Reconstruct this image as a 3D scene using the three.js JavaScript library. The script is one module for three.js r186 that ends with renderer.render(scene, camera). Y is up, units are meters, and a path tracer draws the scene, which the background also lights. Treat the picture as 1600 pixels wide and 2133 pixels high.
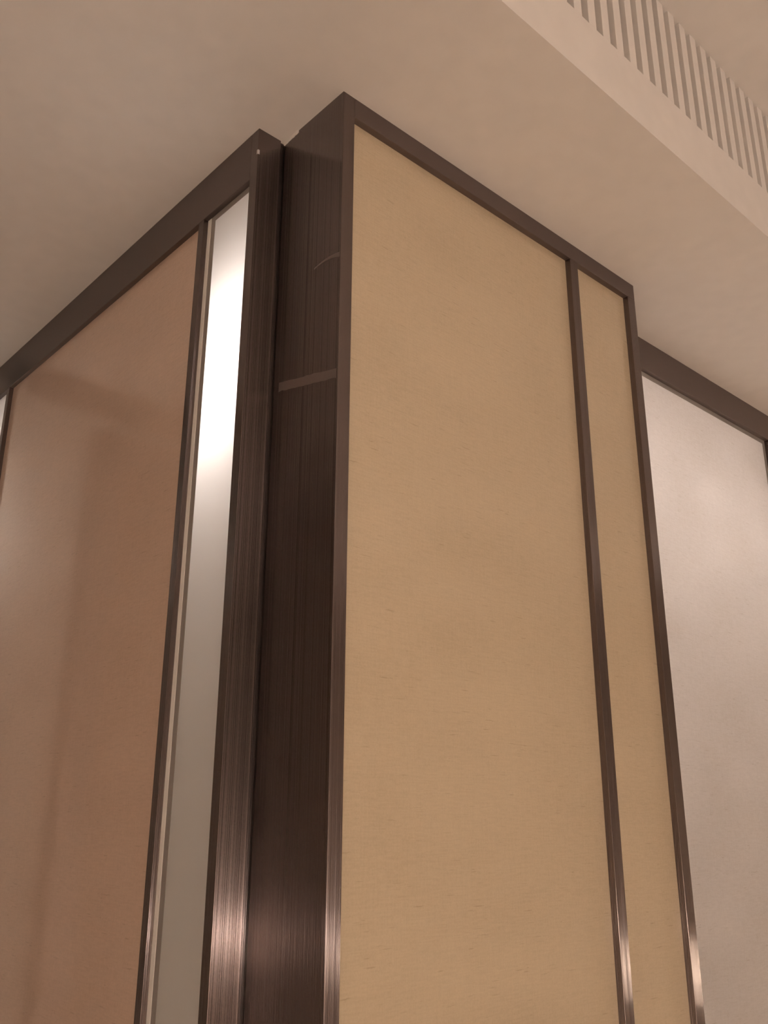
import * as THREE from 'three';
import { RoundedBoxGeometry } from 'three/addons/geometries/RoundedBoxGeometry.js';
import { mergeGeometries } from 'three/addons/utils/BufferGeometryUtils.js';

// ---------------------------------------------------------------- camera, exposure
const scene = new THREE.Scene();
scene.background = new THREE.Color(0x000000);
const EYE = 1.5;                                            // the ceiling over the panels is 1 m above the lens
const camera = new THREE.PerspectiveCamera(2 * Math.atan(1066.5 / 1875.33) * 180 / Math.PI, 1600 / 2133, 0.02, 40);
camera.rotation.order = 'YXZ';
camera.rotation.set(0.3254, -0.7389, 0.0036);
camera.position.set(0, EYE, 0);
scene.add(camera);
const renderer = new THREE.WebGLRenderer({ antialias: true });
renderer.toneMapping = THREE.LinearToneMapping;
renderer.toneMappingExposure = 1.08;
renderer.shadowMap.enabled = true;
renderer.shadowMap.type = THREE.PCFSoftShadowMap;

// light colours: warm shaded lamp, cooler tubes behind the frosted panels
const WARM = new THREE.Color().setRGB(1.0, 0.84, 0.74);
const COOL = new THREE.Color().setRGB(1.0, 0.93, 0.9);
const ROOM_LAMP = 3.8, LEFT_FILL = 32, CORNER_FILL = 9, STRIP_LAMP = 0.13, TUBE_LAMP = 0.15;  // left and corner lamps are unseen, added to lift the light

// ---------------------------------------------------------------- helpers
let seed = 7;
const rnd = () => { seed = (seed * 1664525 + 1013904223) >>> 0; return seed / 4294967296; };
const taken = {};
function numbered(name) { const n = taken[name] || 0; taken[name] = n + 1; return n ? `${name}_${String(n).padStart(3, '0')}` : name; }

// texture coordinates in metres: u level, v upright on vertical faces
function metricUV(g) {
  if (g.index) g = g.toNonIndexed();
  const p = g.attributes.position, uv = new Float32Array(p.count * 2);
  const a = new THREE.Vector3(), b = new THREE.Vector3(), c = new THREE.Vector3();
  for (let i = 0; i < p.count; i += 3) {
    a.fromBufferAttribute(p, i); b.fromBufferAttribute(p, i + 1); c.fromBufferAttribute(p, i + 2);
    const n = b.clone().sub(a).cross(c.clone().sub(a));
    const x = Math.abs(n.x), y = Math.abs(n.y), z = Math.abs(n.z);
    [a, b, c].forEach((q, k) => {
      const t = x >= y && x >= z ? [q.z, q.y] : z >= y ? [q.x, q.y] : [q.x, q.z];
      uv[(i + k) * 2] = t[0]; uv[(i + k) * 2 + 1] = t[1];
    });
  }
  g.setAttribute('uv', new THREE.BufferAttribute(uv, 2));
  return g;
}
// a box between two corners; bevel rounds its edges
function box(x0, x1, y0, y1, z0, z1, bevel = 0) {
  const w = Math.abs(x1 - x0), h = Math.abs(y1 - y0), d = Math.abs(z1 - z0);
  const g = bevel ? new RoundedBoxGeometry(w, h, d, 2, Math.min(bevel, w / 2.1, h / 2.1, d / 2.1)) : new THREE.BoxGeometry(w, h, d);
  g.translate((x0 + x1) / 2, (y0 + y1) / 2, (z0 + z1) / 2);
  return metricUV(g);
}
function lathe(profile, x, y, z, seg = 48) {
  const g = new THREE.LatheGeometry(profile.map(([r, h]) => new THREE.Vector2(r, h)), seg);
  g.translate(x, y, z); return g;
}
function mesh(name, geo, mat, parent = scene) {
  const geos = Array.isArray(geo) ? geo : [geo];
  let g = geos.length > 1 ? mergeGeometries(geos.map(q => q.index ? q.toNonIndexed() : q)) : geos[0];
  if (parent !== scene) { const o = new THREE.Vector3(); let q = parent; while (q && q !== scene) { o.add(q.position); q = q.parent; } g = g.clone(); g.translate(-o.x, -o.y, -o.z); }
  const m = new THREE.Mesh(g, mat);
  m.name = parent === scene ? numbered(name) : name;
  m.castShadow = m.receiveShadow = true;
  parent.add(m); return m;
}
function struct(name, geo, mat, label, category) {
  const m = mesh(name, geo, mat); m.userData = { kind: 'structure', label, category }; return m;
}
function thing(name, label, category, at, group) {
  const g = new THREE.Group(); g.name = numbered(name); g.position.set(...at);
  g.userData = { kind: 'thing', label, category }; if (group) g.userData.group = group;
  scene.add(g); return g;
}

// ---------------------------------------------------------------- textures
function dataTex(n, m, fill, srgb) {
  const d = new Uint8Array(n * m * 4);
  for (let j = 0; j < m; j++) for (let i = 0; i < n; i++) {
    const v = fill(i, j), k = (j * n + i) * 4;
    for (let q = 0; q < 3; q++) d[k + q] = Math.max(0, Math.min(255, Math.round((v.length ? v[q] : v) * 255)));
    d[k + 3] = 255;
  }
  const t = new THREE.DataTexture(d, n, m);
  t.wrapS = t.wrapT = THREE.RepeatWrapping; t.magFilter = THREE.LinearFilter; t.minFilter = THREE.LinearMipmapLinearFilter; t.generateMipmaps = true;
  if (srgb) t.colorSpace = THREE.SRGBColorSpace;
  t.needsUpdate = true; return t;
}
// tiling value noise
function noise(n, m, cx, cy) {
  const g = new Float32Array(cx * cy).map(rnd), out = new Float32Array(n * m), s = t => t * t * (3 - 2 * t);
  for (let j = 0; j < m; j++) for (let i = 0; i < n; i++) {
    const x = i / n * cx, y = j / m * cy, x0 = Math.floor(x), y0 = Math.floor(y), fx = s(x - x0), fy = s(y - y0);
    const q = (a, b) => g[((b % cy) * cx) + (a % cx)];
    out[j * n + i] = (q(x0, y0) * (1 - fx) + q(x0 + 1, y0) * fx) * (1 - fy) + (q(x0, y0 + 1) * (1 - fx) + q(x0 + 1, y0 + 1) * fx) * fy;
  }
  return out;
}
function linen() {                                          // level yarns with slubs, laminated behind glass
  const n = 1024, a = noise(n, n, 48, 420), b = noise(n, n, 300, 300), c = noise(n, n, 5, 9), f = noise(n, n, 512, 512), up = noise(n, n, 400, 30);
  const v = new Float32Array(n * n);
  for (let k = 0; k < n * n; k++) v[k] = 0.93 + 0.028 * (a[k] - .5) + 0.02 * (b[k] - .5) + 0.03 * (c[k] - .5) + 0.02 * (f[k] - .5) + 0.014 * (up[k] - .5);
  for (let s = 0; s < 420; s++) {                           // short darker slubs
    const x = rnd() * n, y = Math.floor(rnd() * n), len = 6 + rnd() * 34, d = 0.015 + rnd() * 0.07, th = rnd() < .3 ? 2 : 1, dy = (rnd() - .5) * .12;
    for (let i = 0; i < len; i++) for (let t = 0; t < th; t++) {
      const xx = Math.floor(x + i) % n, yy = (Math.floor(y + t + dy * i) + n) % n, e = Math.sin(Math.PI * (i + .5) / len);
      v[yy * n + xx] -= d * e;
    }
  }
  return dataTex(n, n, (i, j) => { const q = v[j * n + i], w = Math.max(0, .93 - q); return [q - w * .1, q - w * .25, q - w * .5]; }, true);
}
const linenTex = linen(); linenTex.repeat.set(1 / 0.62, 1 / 0.62);
function brushed() {                                        // hairlines running upright
  const n = 512, a = noise(n, n, 500, 2), b = noise(n, n, 170, 3), c = noise(n, n, 4, 5);
  return dataTex(n, n, (i, j) => { const k = j * n + i; return 0.97 + .025 * (a[k] - .5) + .02 * (b[k] - .5) + .01 * (c[k] - .5); });
}
const brushTex = brushed(); brushTex.repeat.set(1 / 0.12, 1 / 0.9);
function hairline() {                                       // upright brush lines: every line leans a little to one side
  const n = 2048, lean = new Float32Array(n).map(() => (rnd() + rnd() + rnd() - 1.5) * .62);
  return dataTex(n, 4, i => { const x = lean[i], l = Math.hypot(x, 1); return [.5 + .5 * x / l, .5, .5 + .5 / l]; });
}
const hairTex = hairline(); hairTex.repeat.set(1 / 0.07, 1);
function plaster() {
  const n = 512, a = noise(n, n, 160, 160), b = noise(n, n, 40, 40), c = noise(n, n, 6, 6);
  return dataTex(n, n, (i, j) => { const k = j * n + i; return .5 + .4 * (a[k] - .5) + .3 * (b[k] - .5) + .3 * (c[k] - .5); });
}
const plasterTex = plaster(); plasterTex.repeat.set(1 / 0.8, 1 / 0.8);
function paintTone() {
  const n = 256, a = noise(n, n, 7, 7), b = noise(n, n, 60, 60);
  return dataTex(n, n, (i, j) => { const k = j * n + i; return .97 + .012 * (a[k] - .5) + .02 * (b[k] - .5); }, true);
}
const paintTex = paintTone(); paintTex.repeat.set(1 / 1.3, 1 / 1.3);
function carpet() {
  const n = 512, a = noise(n, n, 256, 256), b = noise(n, n, 20, 20);
  return dataTex(n, n, (i, j) => { const k = j * n + i, v = .8 + .3 * (a[k] - .5) + .15 * (b[k] - .5); return [v, v * .98, v * .95]; }, true);
}
const carpetTex = carpet(); carpetTex.repeat.set(2, 2);
function veneer() {
  const n = 512, a = noise(n, n, 6, 120), b = noise(n, n, 12, 400);
  return dataTex(n, n, (i, j) => { const k = j * n + i, v = .82 + .22 * (a[k] - .5) + .14 * (b[k] - .5); return [v, v * .97, v * .93]; }, true);
}
const veneerTex = veneer(); veneerTex.repeat.set(1.2, 1.2);

// ---------------------------------------------------------------- materials
const rgb = (r, g, b) => new THREE.Color().setRGB(r, g, b);
const paint = (c, extra = {}) => new THREE.MeshStandardMaterial({ color: c, roughness: .9, map: paintTex, bumpMap: plasterTex, bumpScale: .00018, ...extra });
const M = {
  ceiling: paint(rgb(.77, .738, .71)),
  wall: paint(rgb(.74, .70, .65)),
  taupe: paint(rgb(.42, .36, .30)),
  core: paint(rgb(.55, .52, .48)),
  cavity: paint(rgb(.85, .85, .85)),
  carpet: new THREE.MeshStandardMaterial({ color: rgb(.62, .55, .475), map: carpetTex, roughness: 1 }),
  // dark bronze sheet metal with upright hairlines: highlights spread level
  bronze: new THREE.MeshPhysicalMaterial({ color: rgb(.165, .134, .127), metalness: .93, roughness: .175, normalMap: hairTex, anisotropy: .8 }),
  bronzeRail: new THREE.MeshPhysicalMaterial({ color: rgb(.165, .134, .127), metalness: .85, roughness: .42, roughnessMap: brushTex }),
  cream: new THREE.MeshPhysicalMaterial({ color: rgb(.6, .495, .348), map: linenTex, roughness: .55, clearcoat: 1, clearcoatRoughness: .05 }),
  peach: new THREE.MeshPhysicalMaterial({ color: rgb(.82, .62, .5), map: linenTex, roughness: .55, clearcoat: 1, clearcoatRoughness: .06 }),
  pale: new THREE.MeshPhysicalMaterial({ color: rgb(.92, .88, .85), map: linenTex, roughness: .9, transmission: .5, thickness: 0, clearcoat: 1, clearcoatRoughness: .08 }),
  frosted: new THREE.MeshPhysicalMaterial({ color: rgb(.93, .92, .9), roughness: .95, transmission: .6, thickness: 0 }),
  bead: new THREE.MeshStandardMaterial({ color: rgb(.9, .88, .85), roughness: .4 }),
  reflection_grey: new THREE.MeshStandardMaterial({ color: rgb(.27, .25, .235), roughness: .6 }),  // grey that paints the frame's reflection along panel edges; also on the lamp socket
  paleMark: new THREE.MeshStandardMaterial({ color: rgb(.21, .17, .158), metalness: .75, roughness: .45 }),
  fleck: new THREE.MeshStandardMaterial({ color: rgb(.45, .42, .42), roughness: .7 }),
  wood: new THREE.MeshPhysicalMaterial({ color: rgb(.2, .11, .06), map: veneerTex, roughness: .4 }),
  shade: new THREE.MeshPhysicalMaterial({ color: rgb(.9, .84, .74), roughness: .95, transmission: .22, thickness: 0, side: THREE.DoubleSide }),
  brass: new THREE.MeshStandardMaterial({ color: rgb(.55, .4, .2), metalness: 1, roughness: .3 }),
};
const glow = (c, k) => new THREE.MeshStandardMaterial({ color: rgb(.9, .9, .9), emissive: c, emissiveIntensity: k, roughness: .5 });

// ---------------------------------------------------------------- the room
const C = 2.5, UC = 2.825;                                   // low ceiling, raised ceiling
const S = -0.5587;                                           // face of the bulkhead between the two
const XL = -1.15, XR = 3.85, ZB = 3.1, ZE = -2.12, TX = 2.37;
struct('floor', box(XL - .1, XR + .1, -.1, 0, ZE - .1, ZB + .1), M.carpet, 'light beige carpet floor of the room', 'floor');
struct('ceiling', box(XL, XR, C, C + .06, ZE, S - .004), M.ceiling, 'low off-white ceiling above the framed panels', 'ceiling');
struct('ceiling', box(XL, TX, UC, UC + .06, S - .12, ZB), M.ceiling, 'raised off-white ceiling beyond the slotted air grille', 'ceiling');
struct('ceiling', [box(TX, XR, C, C + .06, S - .004, ZB), box(TX, TX + .04, C + .06, UC + .06, S - .05, ZB)], M.ceiling, 'low ceiling strip along the far side wall', 'ceiling');
struct('wall_left', box(XL - .1, XL, 0, UC + .1, ZE - .1, ZB + .1), M.wall, 'plain beige wall opposite the framed panels', 'wall');
struct('wall_rear', box(XL, XR, 0, UC + .1, ZB, ZB + .1), M.wall, 'plain beige wall behind the table lamp', 'wall');
struct('wall_right', box(XR, XR + .1, 0, UC + .1, ZE - .1, ZB + .1), M.taupe, 'plain taupe wall beside the sideboard', 'wall');
struct('wall_end', box(XL, XR, 0, UC + .1, ZE - .1, ZE), M.wall, 'beige wall closing the passage', 'wall');
struct('wall_core', [box(.78, XR, 0, C, -1.5, -1.38), box(.78, .9, 0, C, ZE, -1.5)], M.core, 'wall core behind the framed panels', 'wall');
// bulkhead: plain band below the grille
struct('trim_1', [box(XL, TX, C, C + .112, S - .004, S), box(XL, TX, C + .06, C + .112, S - .05, S - .004)], M.ceiling, 'plain pale band along the bulkhead below the air grille', 'trim');

// air grille: upright bars between the band and the raised ceiling
{
  const g = thing('air_grille', 'pale slotted air grille with upright bars along the ceiling bulkhead', 'grille', [1.2, C + .112, S]);
  const pitch = .0363, slot = .0172, y0 = C + .112, y1 = UC;
  mesh('duct_back', box(XL, TX, y0, y1 - .002, S - .115, S - .1), M.ceiling, g);
  mesh('duct_floor', box(XL, TX, y0 - .004, y0, S - .1, S - .05), M.ceiling, g);
  const w = pitch - slot, bar = box(-w / 2, w / 2, 0, y1 - y0, -.03, 0, .0008);
  const first = Math.ceil((.30 - .88) / pitch), last = Math.floor((2.3 - .88) / pitch);
  for (let k = first; k <= last; k++) {
    const b = new THREE.Mesh(bar, M.ceiling); b.name = 'bar'; b.castShadow = b.receiveShadow = true;
    b.position.set(.88 + pitch * k + w / 2 - 1.2, 0, 0); g.add(b);
  }
  mesh('end_plate', box(XL, .88 + pitch * first, y0, y1, S - .03, S), M.ceiling, g);
  mesh('end_plate', box(.88 + pitch * last + w, TX, y0, y1, S - .03, S), M.ceiling, g);
}

// ---------------------------------------------------------------- clad column between the two partitions
const AX = .6601, AZ = -.8142, BX = 1.4098, REC = .0112;
{
  const g = thing('clad_column', 'column with dark bronze side and framed cream linen panels, meeting the ceiling', 'column', [AX, 0, AZ]);
  const hh = .0337, pz = AZ - REC, E = .0009;
  mesh('column_core', box(AX + .004, BX - .004, 0, C, -.956, pz - .008), M.core, g);
  const side = mesh('side_cladding', box(AX, AX + .004, 0, C, -.957, AZ - .0006), M.bronze, g);
  side.userData.label = 'dark bronze brushed metal side sheet';
  mesh('corner_trim', box(AX + .0003, AX + .0213, 0, C, AZ - .016, AZ, E), M.bronze, g);
  mesh('top_rail', box(AX + .0213, BX, C - hh, C, AZ - .016, AZ, E), M.bronzeRail, g);
  mesh('bottom_rail', box(AX + .0213, BX, 0, .06, AZ - .016, AZ, E), M.bronzeRail, g);
  mesh('mullion', box(1.199, 1.2215, .06, C - hh, AZ - .016, AZ, E), M.bronze, g);
  mesh('end_stile', box(1.3857, BX, .06, C - hh, AZ - .016, AZ, E), M.bronze, g);
  mesh('side_cladding', box(BX - .004, BX, 0, C, -.956, AZ - .016), M.bronze, g);
  const wide = mesh('linen_panel', box(AX + .0213, 1.199, .06, C - hh, pz - .007, pz), M.cream, g);
  wide.userData.label = 'wide cream linen panel behind glass';
  const slim = mesh('linen_panel', box(1.2215, 1.3857, .06, C - hh, pz - .007, pz), M.cream, g);
  slim.userData.label = 'slim cream linen panel behind glass';
  // thin paler ribbons laid on the bronze side sheet
  const strip = (pts, dx) => {                               // ribbon on the plane x = AX, pts: [z, y, half height]
    const p = [], ix = [];
    pts.forEach(([z, y, h]) => { p.push(AX - dx, y + h, z, AX - dx, y - h, z, AX - dx / 4, y + h, z, AX - dx / 4, y - h, z); });
    for (let i = 0; i + 1 < pts.length; i++) { const a = i * 4, b = a + 4; ix.push(a, a + 1, b, a + 1, b + 1, b, a + 2, b + 2, a + 3, a + 3, b + 2, b + 3, a, b, a + 2, b, b + 2, a + 2, a + 1, a + 3, b + 1, b + 1, a + 3, b + 3); }
    const q = new THREE.BufferGeometry(); q.setAttribute('position', new THREE.Float32BufferAttribute(p, 3)); q.setIndex(ix);
    const r = metricUV(q); r.computeVertexNormals(); return r;
  };
  const band = [], N = 16;
  for (let i = 0; i <= N; i++) { const t = i / N; band.push([-.945 + t * (.945 - .8165), EYE + .570 - t * .026 + (rnd() - .5) * .0012, .0068 + (rnd() - .5) * .001]); }
  mesh('pale_band', strip(band, .0003), M.paleMark, g).userData.label = 'pale slanting band across the bronze side';
  const arc = [];
  for (let i = 0; i <= 10; i++) { const t = i / 10; arc.push([-.872 + t * (.872 - .815), EYE + .727 + .004 * Math.sin(t * Math.PI) - .004 * t, .0012 + .003 * t * t]); }
  mesh('streak', strip(arc, .0003), M.paleMark, g).userData.label = 'faint pale smear near the column edge';
}

// ---------------------------------------------------------------- partition running into the passage
const DX = .6123, DZ = -.9594, LR = .0089;
{
  const g = thing('panel_partition', 'bronze framed partition with peach linen panel and slim glowing frosted panels', 'partition', [DX, 0, DZ]);
  const lh = .0848, px = DX + LR, E = .0008, hy = C - lh, by = .08, back = .74;
  mesh('back_board', box(back, back + .02, 0, C, ZE + .002, DZ - .004), M.cavity, g);
  mesh('header', box(DX, back, hy, C, ZE + .002, DZ - .0188, E), M.bronzeRail, g);
  mesh('bottom_rail', box(DX, back, 0, by, ZE + .002, DZ - .0188, E), M.bronzeRail, g);
  const post = mesh('end_post', [box(DX, .6535, 0, C, DZ - .0188, DZ, E), box(.6535, back, 0, C, DZ - .0188, DZ - .004)], M.bronze, g);
  post.userData.label = 'dark bronze end post beside the column';
  mesh('paint_fleck', box(DX - .0004, DX + .003, EYE + .952, EYE + .960, DZ - .003, DZ + .0004, .0004), M.fleck, g);
  const m1a = -1.1076, m1b = -1.1236, m2a = -1.929, m2b = -1.945;
  mesh('mullion', box(DX, back, by, hy, m1b, m1a, E), M.bronze, g);
  mesh('mullion', box(DX, back, by, hy, m2b, m2a, E), M.bronze, g);
  mesh('linen_panel', box(px, px + .007, by, hy, m2a, m1b), M.peach, g).userData.label = 'wide peach linen panel behind glass';
  const strips = [[DZ - .0188, m1a, true], [m2b, ZE + .002, false]];
  for (const [za, zb, near] of strips) {
    const p = mesh('frosted_panel', box(px, px + .004, by, hy, zb, za), M.frosted, g);
    p.userData.label = near ? 'slim frosted panel glowing white from a lamp behind it' : 'slim frosted panel at the passage end';
    if (near) {
      mesh('glazing_bead', box(px - .001, px + .001, by, hy, zb, zb + .0100, .0004), M.bead, g).userData.label = 'thin white bead beside the mullion';
      mesh('reflection_grey', box(px - .0005, px + .0005, by, hy - .010, zb + .0100, zb + .0215), M.reflection_grey, g);  // mullion's dark reflection in the panel, put in as a grey strip
      mesh('reflection_grey', box(px - .0005, px + .0005, hy - .010, hy, zb + .0100, za), M.reflection_grey, g);  // the same painted reflection, below the header
    }
    const zc = (Math.max(za, zb) + Math.min(za, zb)) / 2;
    // tube lamp hanging inside the box behind the frosted panel
    const lx = .70, ly = EYE + .64;
    mesh('lamp_socket', box(lx - .015, lx + .015, ly + .075, hy, zc - .015, zc + .015, .003), M.reflection_grey, g);
    const bulb = mesh('bulb', (() => { const q = new THREE.CapsuleGeometry(.012, .12, 6, 16); q.translate(lx, ly, zc); return q; })(), glow(COOL, 6), g);
    bulb.userData.label = 'small white tube lamp inside the partition';
    for (const [dy, k] of [[.03, STRIP_LAMP], [-.04, STRIP_LAMP]]) {
      const l = new THREE.PointLight(COOL, k, 0, 2); l.position.set(lx - DX, ly + dy, zc - DZ); l.castShadow = true; l.shadow.radius = .6; l.shadow.bias = -.002; g.add(l);
    }
  }
}
// ---------------------------------------------------------------- recessed partition beyond the column
{
  const EZ = -.9184, eh = .0744, r = .0116, pz = EZ - r, hy = C - eh, by = .08, back = -1.33, E = .0008;
  const g = thing('panel_partition', 'recessed bronze framed partition with a wide pale backlit linen panel', 'partition', [BX, 0, EZ]);
  const x0 = BX + .001, m1 = 2.182, m2 = 2.2045, x1 = XR - .002;
  mesh('back_board', box(x0, x1, 0, C, back - .015, back), M.cavity, g);
  mesh('header', box(x0, x1, hy, C, back, EZ, E), M.bronzeRail, g);
  mesh('bottom_rail', box(x0, x1, 0, by, back, EZ, E), M.bronzeRail, g);
  mesh('end_stile', box(x0, x0 + .02, by, hy, pz - .03, EZ, E), M.bronze, g);
  mesh('mullion', box(m1, m2, by, hy, pz - .03, EZ, E), M.bronze, g);
  mesh('cavity_wall', box(m1 + .006, m2 - .006, by, hy, back, pz - .03), M.cavity, g);
  mesh('cavity_wall', box(x0, x0 + .012, by, hy, back, pz - .03), M.cavity, g);
  mesh('end_stile', box(x1 - .02, x1, by, hy, back, EZ, E), M.bronze, g);
  mesh('linen_panel', box(x0 + .02, m1, by, hy, pz - .004, pz), M.pale, g).userData.label = 'wide pale linen panel behind glass';
  mesh('linen_panel', box(m2, x1 - .02, by, hy, pz - .004, pz), M.pale, g).userData.label = 'pale linen panel beyond the mullion';
  const ly = EYE + .68, tz = -1.26;
  mesh('lamp_tube', (() => { const q = new THREE.CylinderGeometry(.013, .013, .6, 16); q.rotateZ(Math.PI / 2); q.translate(1.82, ly, tz); return q; })(), glow(COOL, 5), g).userData.label = 'white tube lamp behind the pale panel';
  for (const x of [1.6, 1.82, 2.04]) { const l = new THREE.PointLight(COOL, TUBE_LAMP, 0, 2); l.position.set(x - BX, ly, tz + .03 - EZ); l.castShadow = true; l.shadow.radius = .8; l.shadow.bias = -.002; g.add(l); }
  mesh('reflection_grey', box(x0 + .02, m1, hy - .0105, hy, pz - .0005, pz + .0006), M.reflection_grey, g);  // header's reflection in the pale panel, painted as a grey strip
  mesh('reflection_grey', box(m1 - .0125, m1, by, hy - .0105, pz - .0005, pz + .0006), M.reflection_grey, g);  // painted reflection of the mullion beside it
}
// ragged filler where the ceiling meets the inner corner
{
  const p = [], ix = [], n = 9;
  for (let i = 0; i <= n; i++) {                              // down the column side
    const t = i / n, z = -.9585 + t * .036, h = .0062 * (1 - .25 * t) + (rnd() - .5) * .0014;
    p.push(AX, C + .001, z, AX - .002, C + .001, z, AX - .0016, C - h, z, AX, C - h, z);
  }
  for (let i = 0; i < n; i++) { const a = i * 4, b = a + 4; for (const [q, r] of [[0, 1], [1, 2], [2, 3], [3, 0]]) ix.push(a + q, a + r, b + q, a + r, b + r, b + q); }
  ix.push(0, 2, 1, 0, 3, 2); const e = n * 4; ix.push(e, e + 1, e + 2, e, e + 2, e + 3);
  const q = new THREE.BufferGeometry(); q.setAttribute('position', new THREE.Float32BufferAttribute(p, 3)); q.setIndex(ix);
  const f = metricUV(q); f.computeVertexNormals();
  const m = mesh('filler_bead', f, M.ceiling); m.userData = { label: 'ragged off-white filler where the bronze column side meets the ceiling', category: 'filler' };
}

// ---------------------------------------------------------------- the rest of the room: only its light and its reflections show
function sideTable(x, z, top, tableLabel) {
  const t = thing('side_table', tableLabel, 'table', [x, 0, z], 'round side tables');
  mesh('tabletop', lathe([[0, top - .03], [.25, top - .03], [.255, top - .02], [.255, top - .005], [.25, top], [0, top]], x, 0, z), M.wood, t);
  mesh('stem', lathe([[.02, .03], [.02, top - .03]], x, 0, z), M.brass, t);
  mesh('base', lathe([[0, 0], [.16, 0], [.16, .015], [.03, .03], [0, .03]], x, 0, z), M.brass, t);
  return t;
}
function fillLampOnTable(x, z, power, tableLabel, lampLabel, top = .66) {  // unseen lamp added for its light, on its own table
  sideTable(x, z, top, tableLabel);
  const l = thing('table_lamp', lampLabel, 'lamp', [x, top, z], 'table lamps');
  mesh('base', lathe([[0, 0], [.07, 0], [.07, .012], [.012, .03], [.012, .24], [0, .24]], x, top, z), M.brass, l);
  mesh('shade', lathe([[.14, .25], [.11, .42], [.105, .425], [.02, .425]], x, top, z), M.shade, l);
  mesh('bulb', (() => { const q = new THREE.SphereGeometry(.032, 24, 16); q.translate(x, top + .33, z); return q; })(), glow(WARM, 30), l);
  mesh('socket', lathe([[0, .24], [.018, .24], [.018, .305], [0, .305]], x, top, z), M.brass, l);
  const p = new THREE.PointLight(WARM, power, 0, 2); p.position.set(0, .33, 0); p.castShadow = true; p.shadow.radius = 1.5; p.shadow.bias = -.002; l.add(p);
}
fillLampOnTable(-.78, 1.2, LEFT_FILL, 'small round dark wooden side table under the added lamp by the wall opposite the partition', 'added fill lamp with a pale drum shade by the wall opposite the partition', .74);  // added out of view to brighten the peach panel and low ceiling
{
  const x = .5, z = 2.7, top = .66, cy = top + .33;
  const t = sideTable(x, z, top, 'small round dark wooden side table by the rear wall');
  const l = thing('table_lamp', 'table lamp with a small glowing opal globe by the rear wall', 'lamp', [x, top, z], 'table lamps');
  mesh('base', lathe([[0, 0], [.06, 0], [.06, .012], [.01, .03], [.01, .275], [.022, .28], [.022, .295], [0, .295]], x, top, z), M.brass, l);
  mesh('globe', (() => { const q = new THREE.SphereGeometry(.05, 32, 24); q.translate(x, cy, z); return q; })(), glow(WARM, 20), l);
  const p = new THREE.PointLight(WARM, ROOM_LAMP, 0, 2); p.position.set(0, cy - top, 0); p.castShadow = true; p.shadow.radius = 2.4; p.shadow.bias = -.002; l.add(p);
}
fillLampOnTable(3.4, -.38, CORNER_FILL, 'small round dark wooden side table under the added lamp in the corner by the recessed partition', 'added fill lamp with a pale drum shade in the corner by the recessed partition');  // added out of view to brighten the ceiling and panel at the right
{
  const x0 = 3.42, x1 = XR - .005, z0 = .6, z1 = 2.9, h = .6;
  const g = thing('sideboard', 'low dark wooden sideboard along the side wall', 'sideboard', [x0, 0, z0]);
  mesh('body', box(x0 + .02, x1, .06, h - .03, z0, z1, .002), M.wood, g);
  mesh('top', box(x0, x1, h - .03, h, z0 - .01, z1 + .01, .003), M.wood, g);
  mesh('plinth', box(x0 + .05, x1, 0, .06, z0 + .02, z1 - .02), M.wood, g);
  for (let i = 0; i < 4; i++) {
    const a = z0 + (z1 - z0) * i / 4 + .004, b = z0 + (z1 - z0) * (i + 1) / 4 - .004;
    const d = mesh('door', box(x0 + .002, x0 + .02, .07, h - .035, a, b, .002), M.wood, g);
    d.position.set(0, 0, 0);
    mesh('handle', box(x0 - .012, x0 + .002, .42, .5, b - .05, b - .04, .003), M.brass, d);
  }
}
{
  // door in the passage end
  const z = ZE, x0 = -.75, x1 = .35;
  const d = struct('door_1', [box(x0 + .07, x1 - .07, .005, 2.36, z, z + .03, .002)], M.wood, 'dark wooden door closing the passage', 'door');
  mesh('frame', [box(x0, x0 + .07, 0, 2.44, z, z + .06, .002), box(x1 - .07, x1, 0, 2.44, z, z + .06, .002), box(x0, x1, 2.37, 2.44, z, z + .06, .002)], M.bronzeRail, d);
  mesh('handle', box(x0 + .12, x0 + .24, 1.0, 1.02, z + .06, z + .075, .004), M.brass, d);
  struct('trim_2', box(XL, .56, C - .045, C, z + .1, z + .17, .002), M.bronzeRail, 'bronze head rail across the passage ceiling', 'trim');
}
renderer.render(scene, camera);
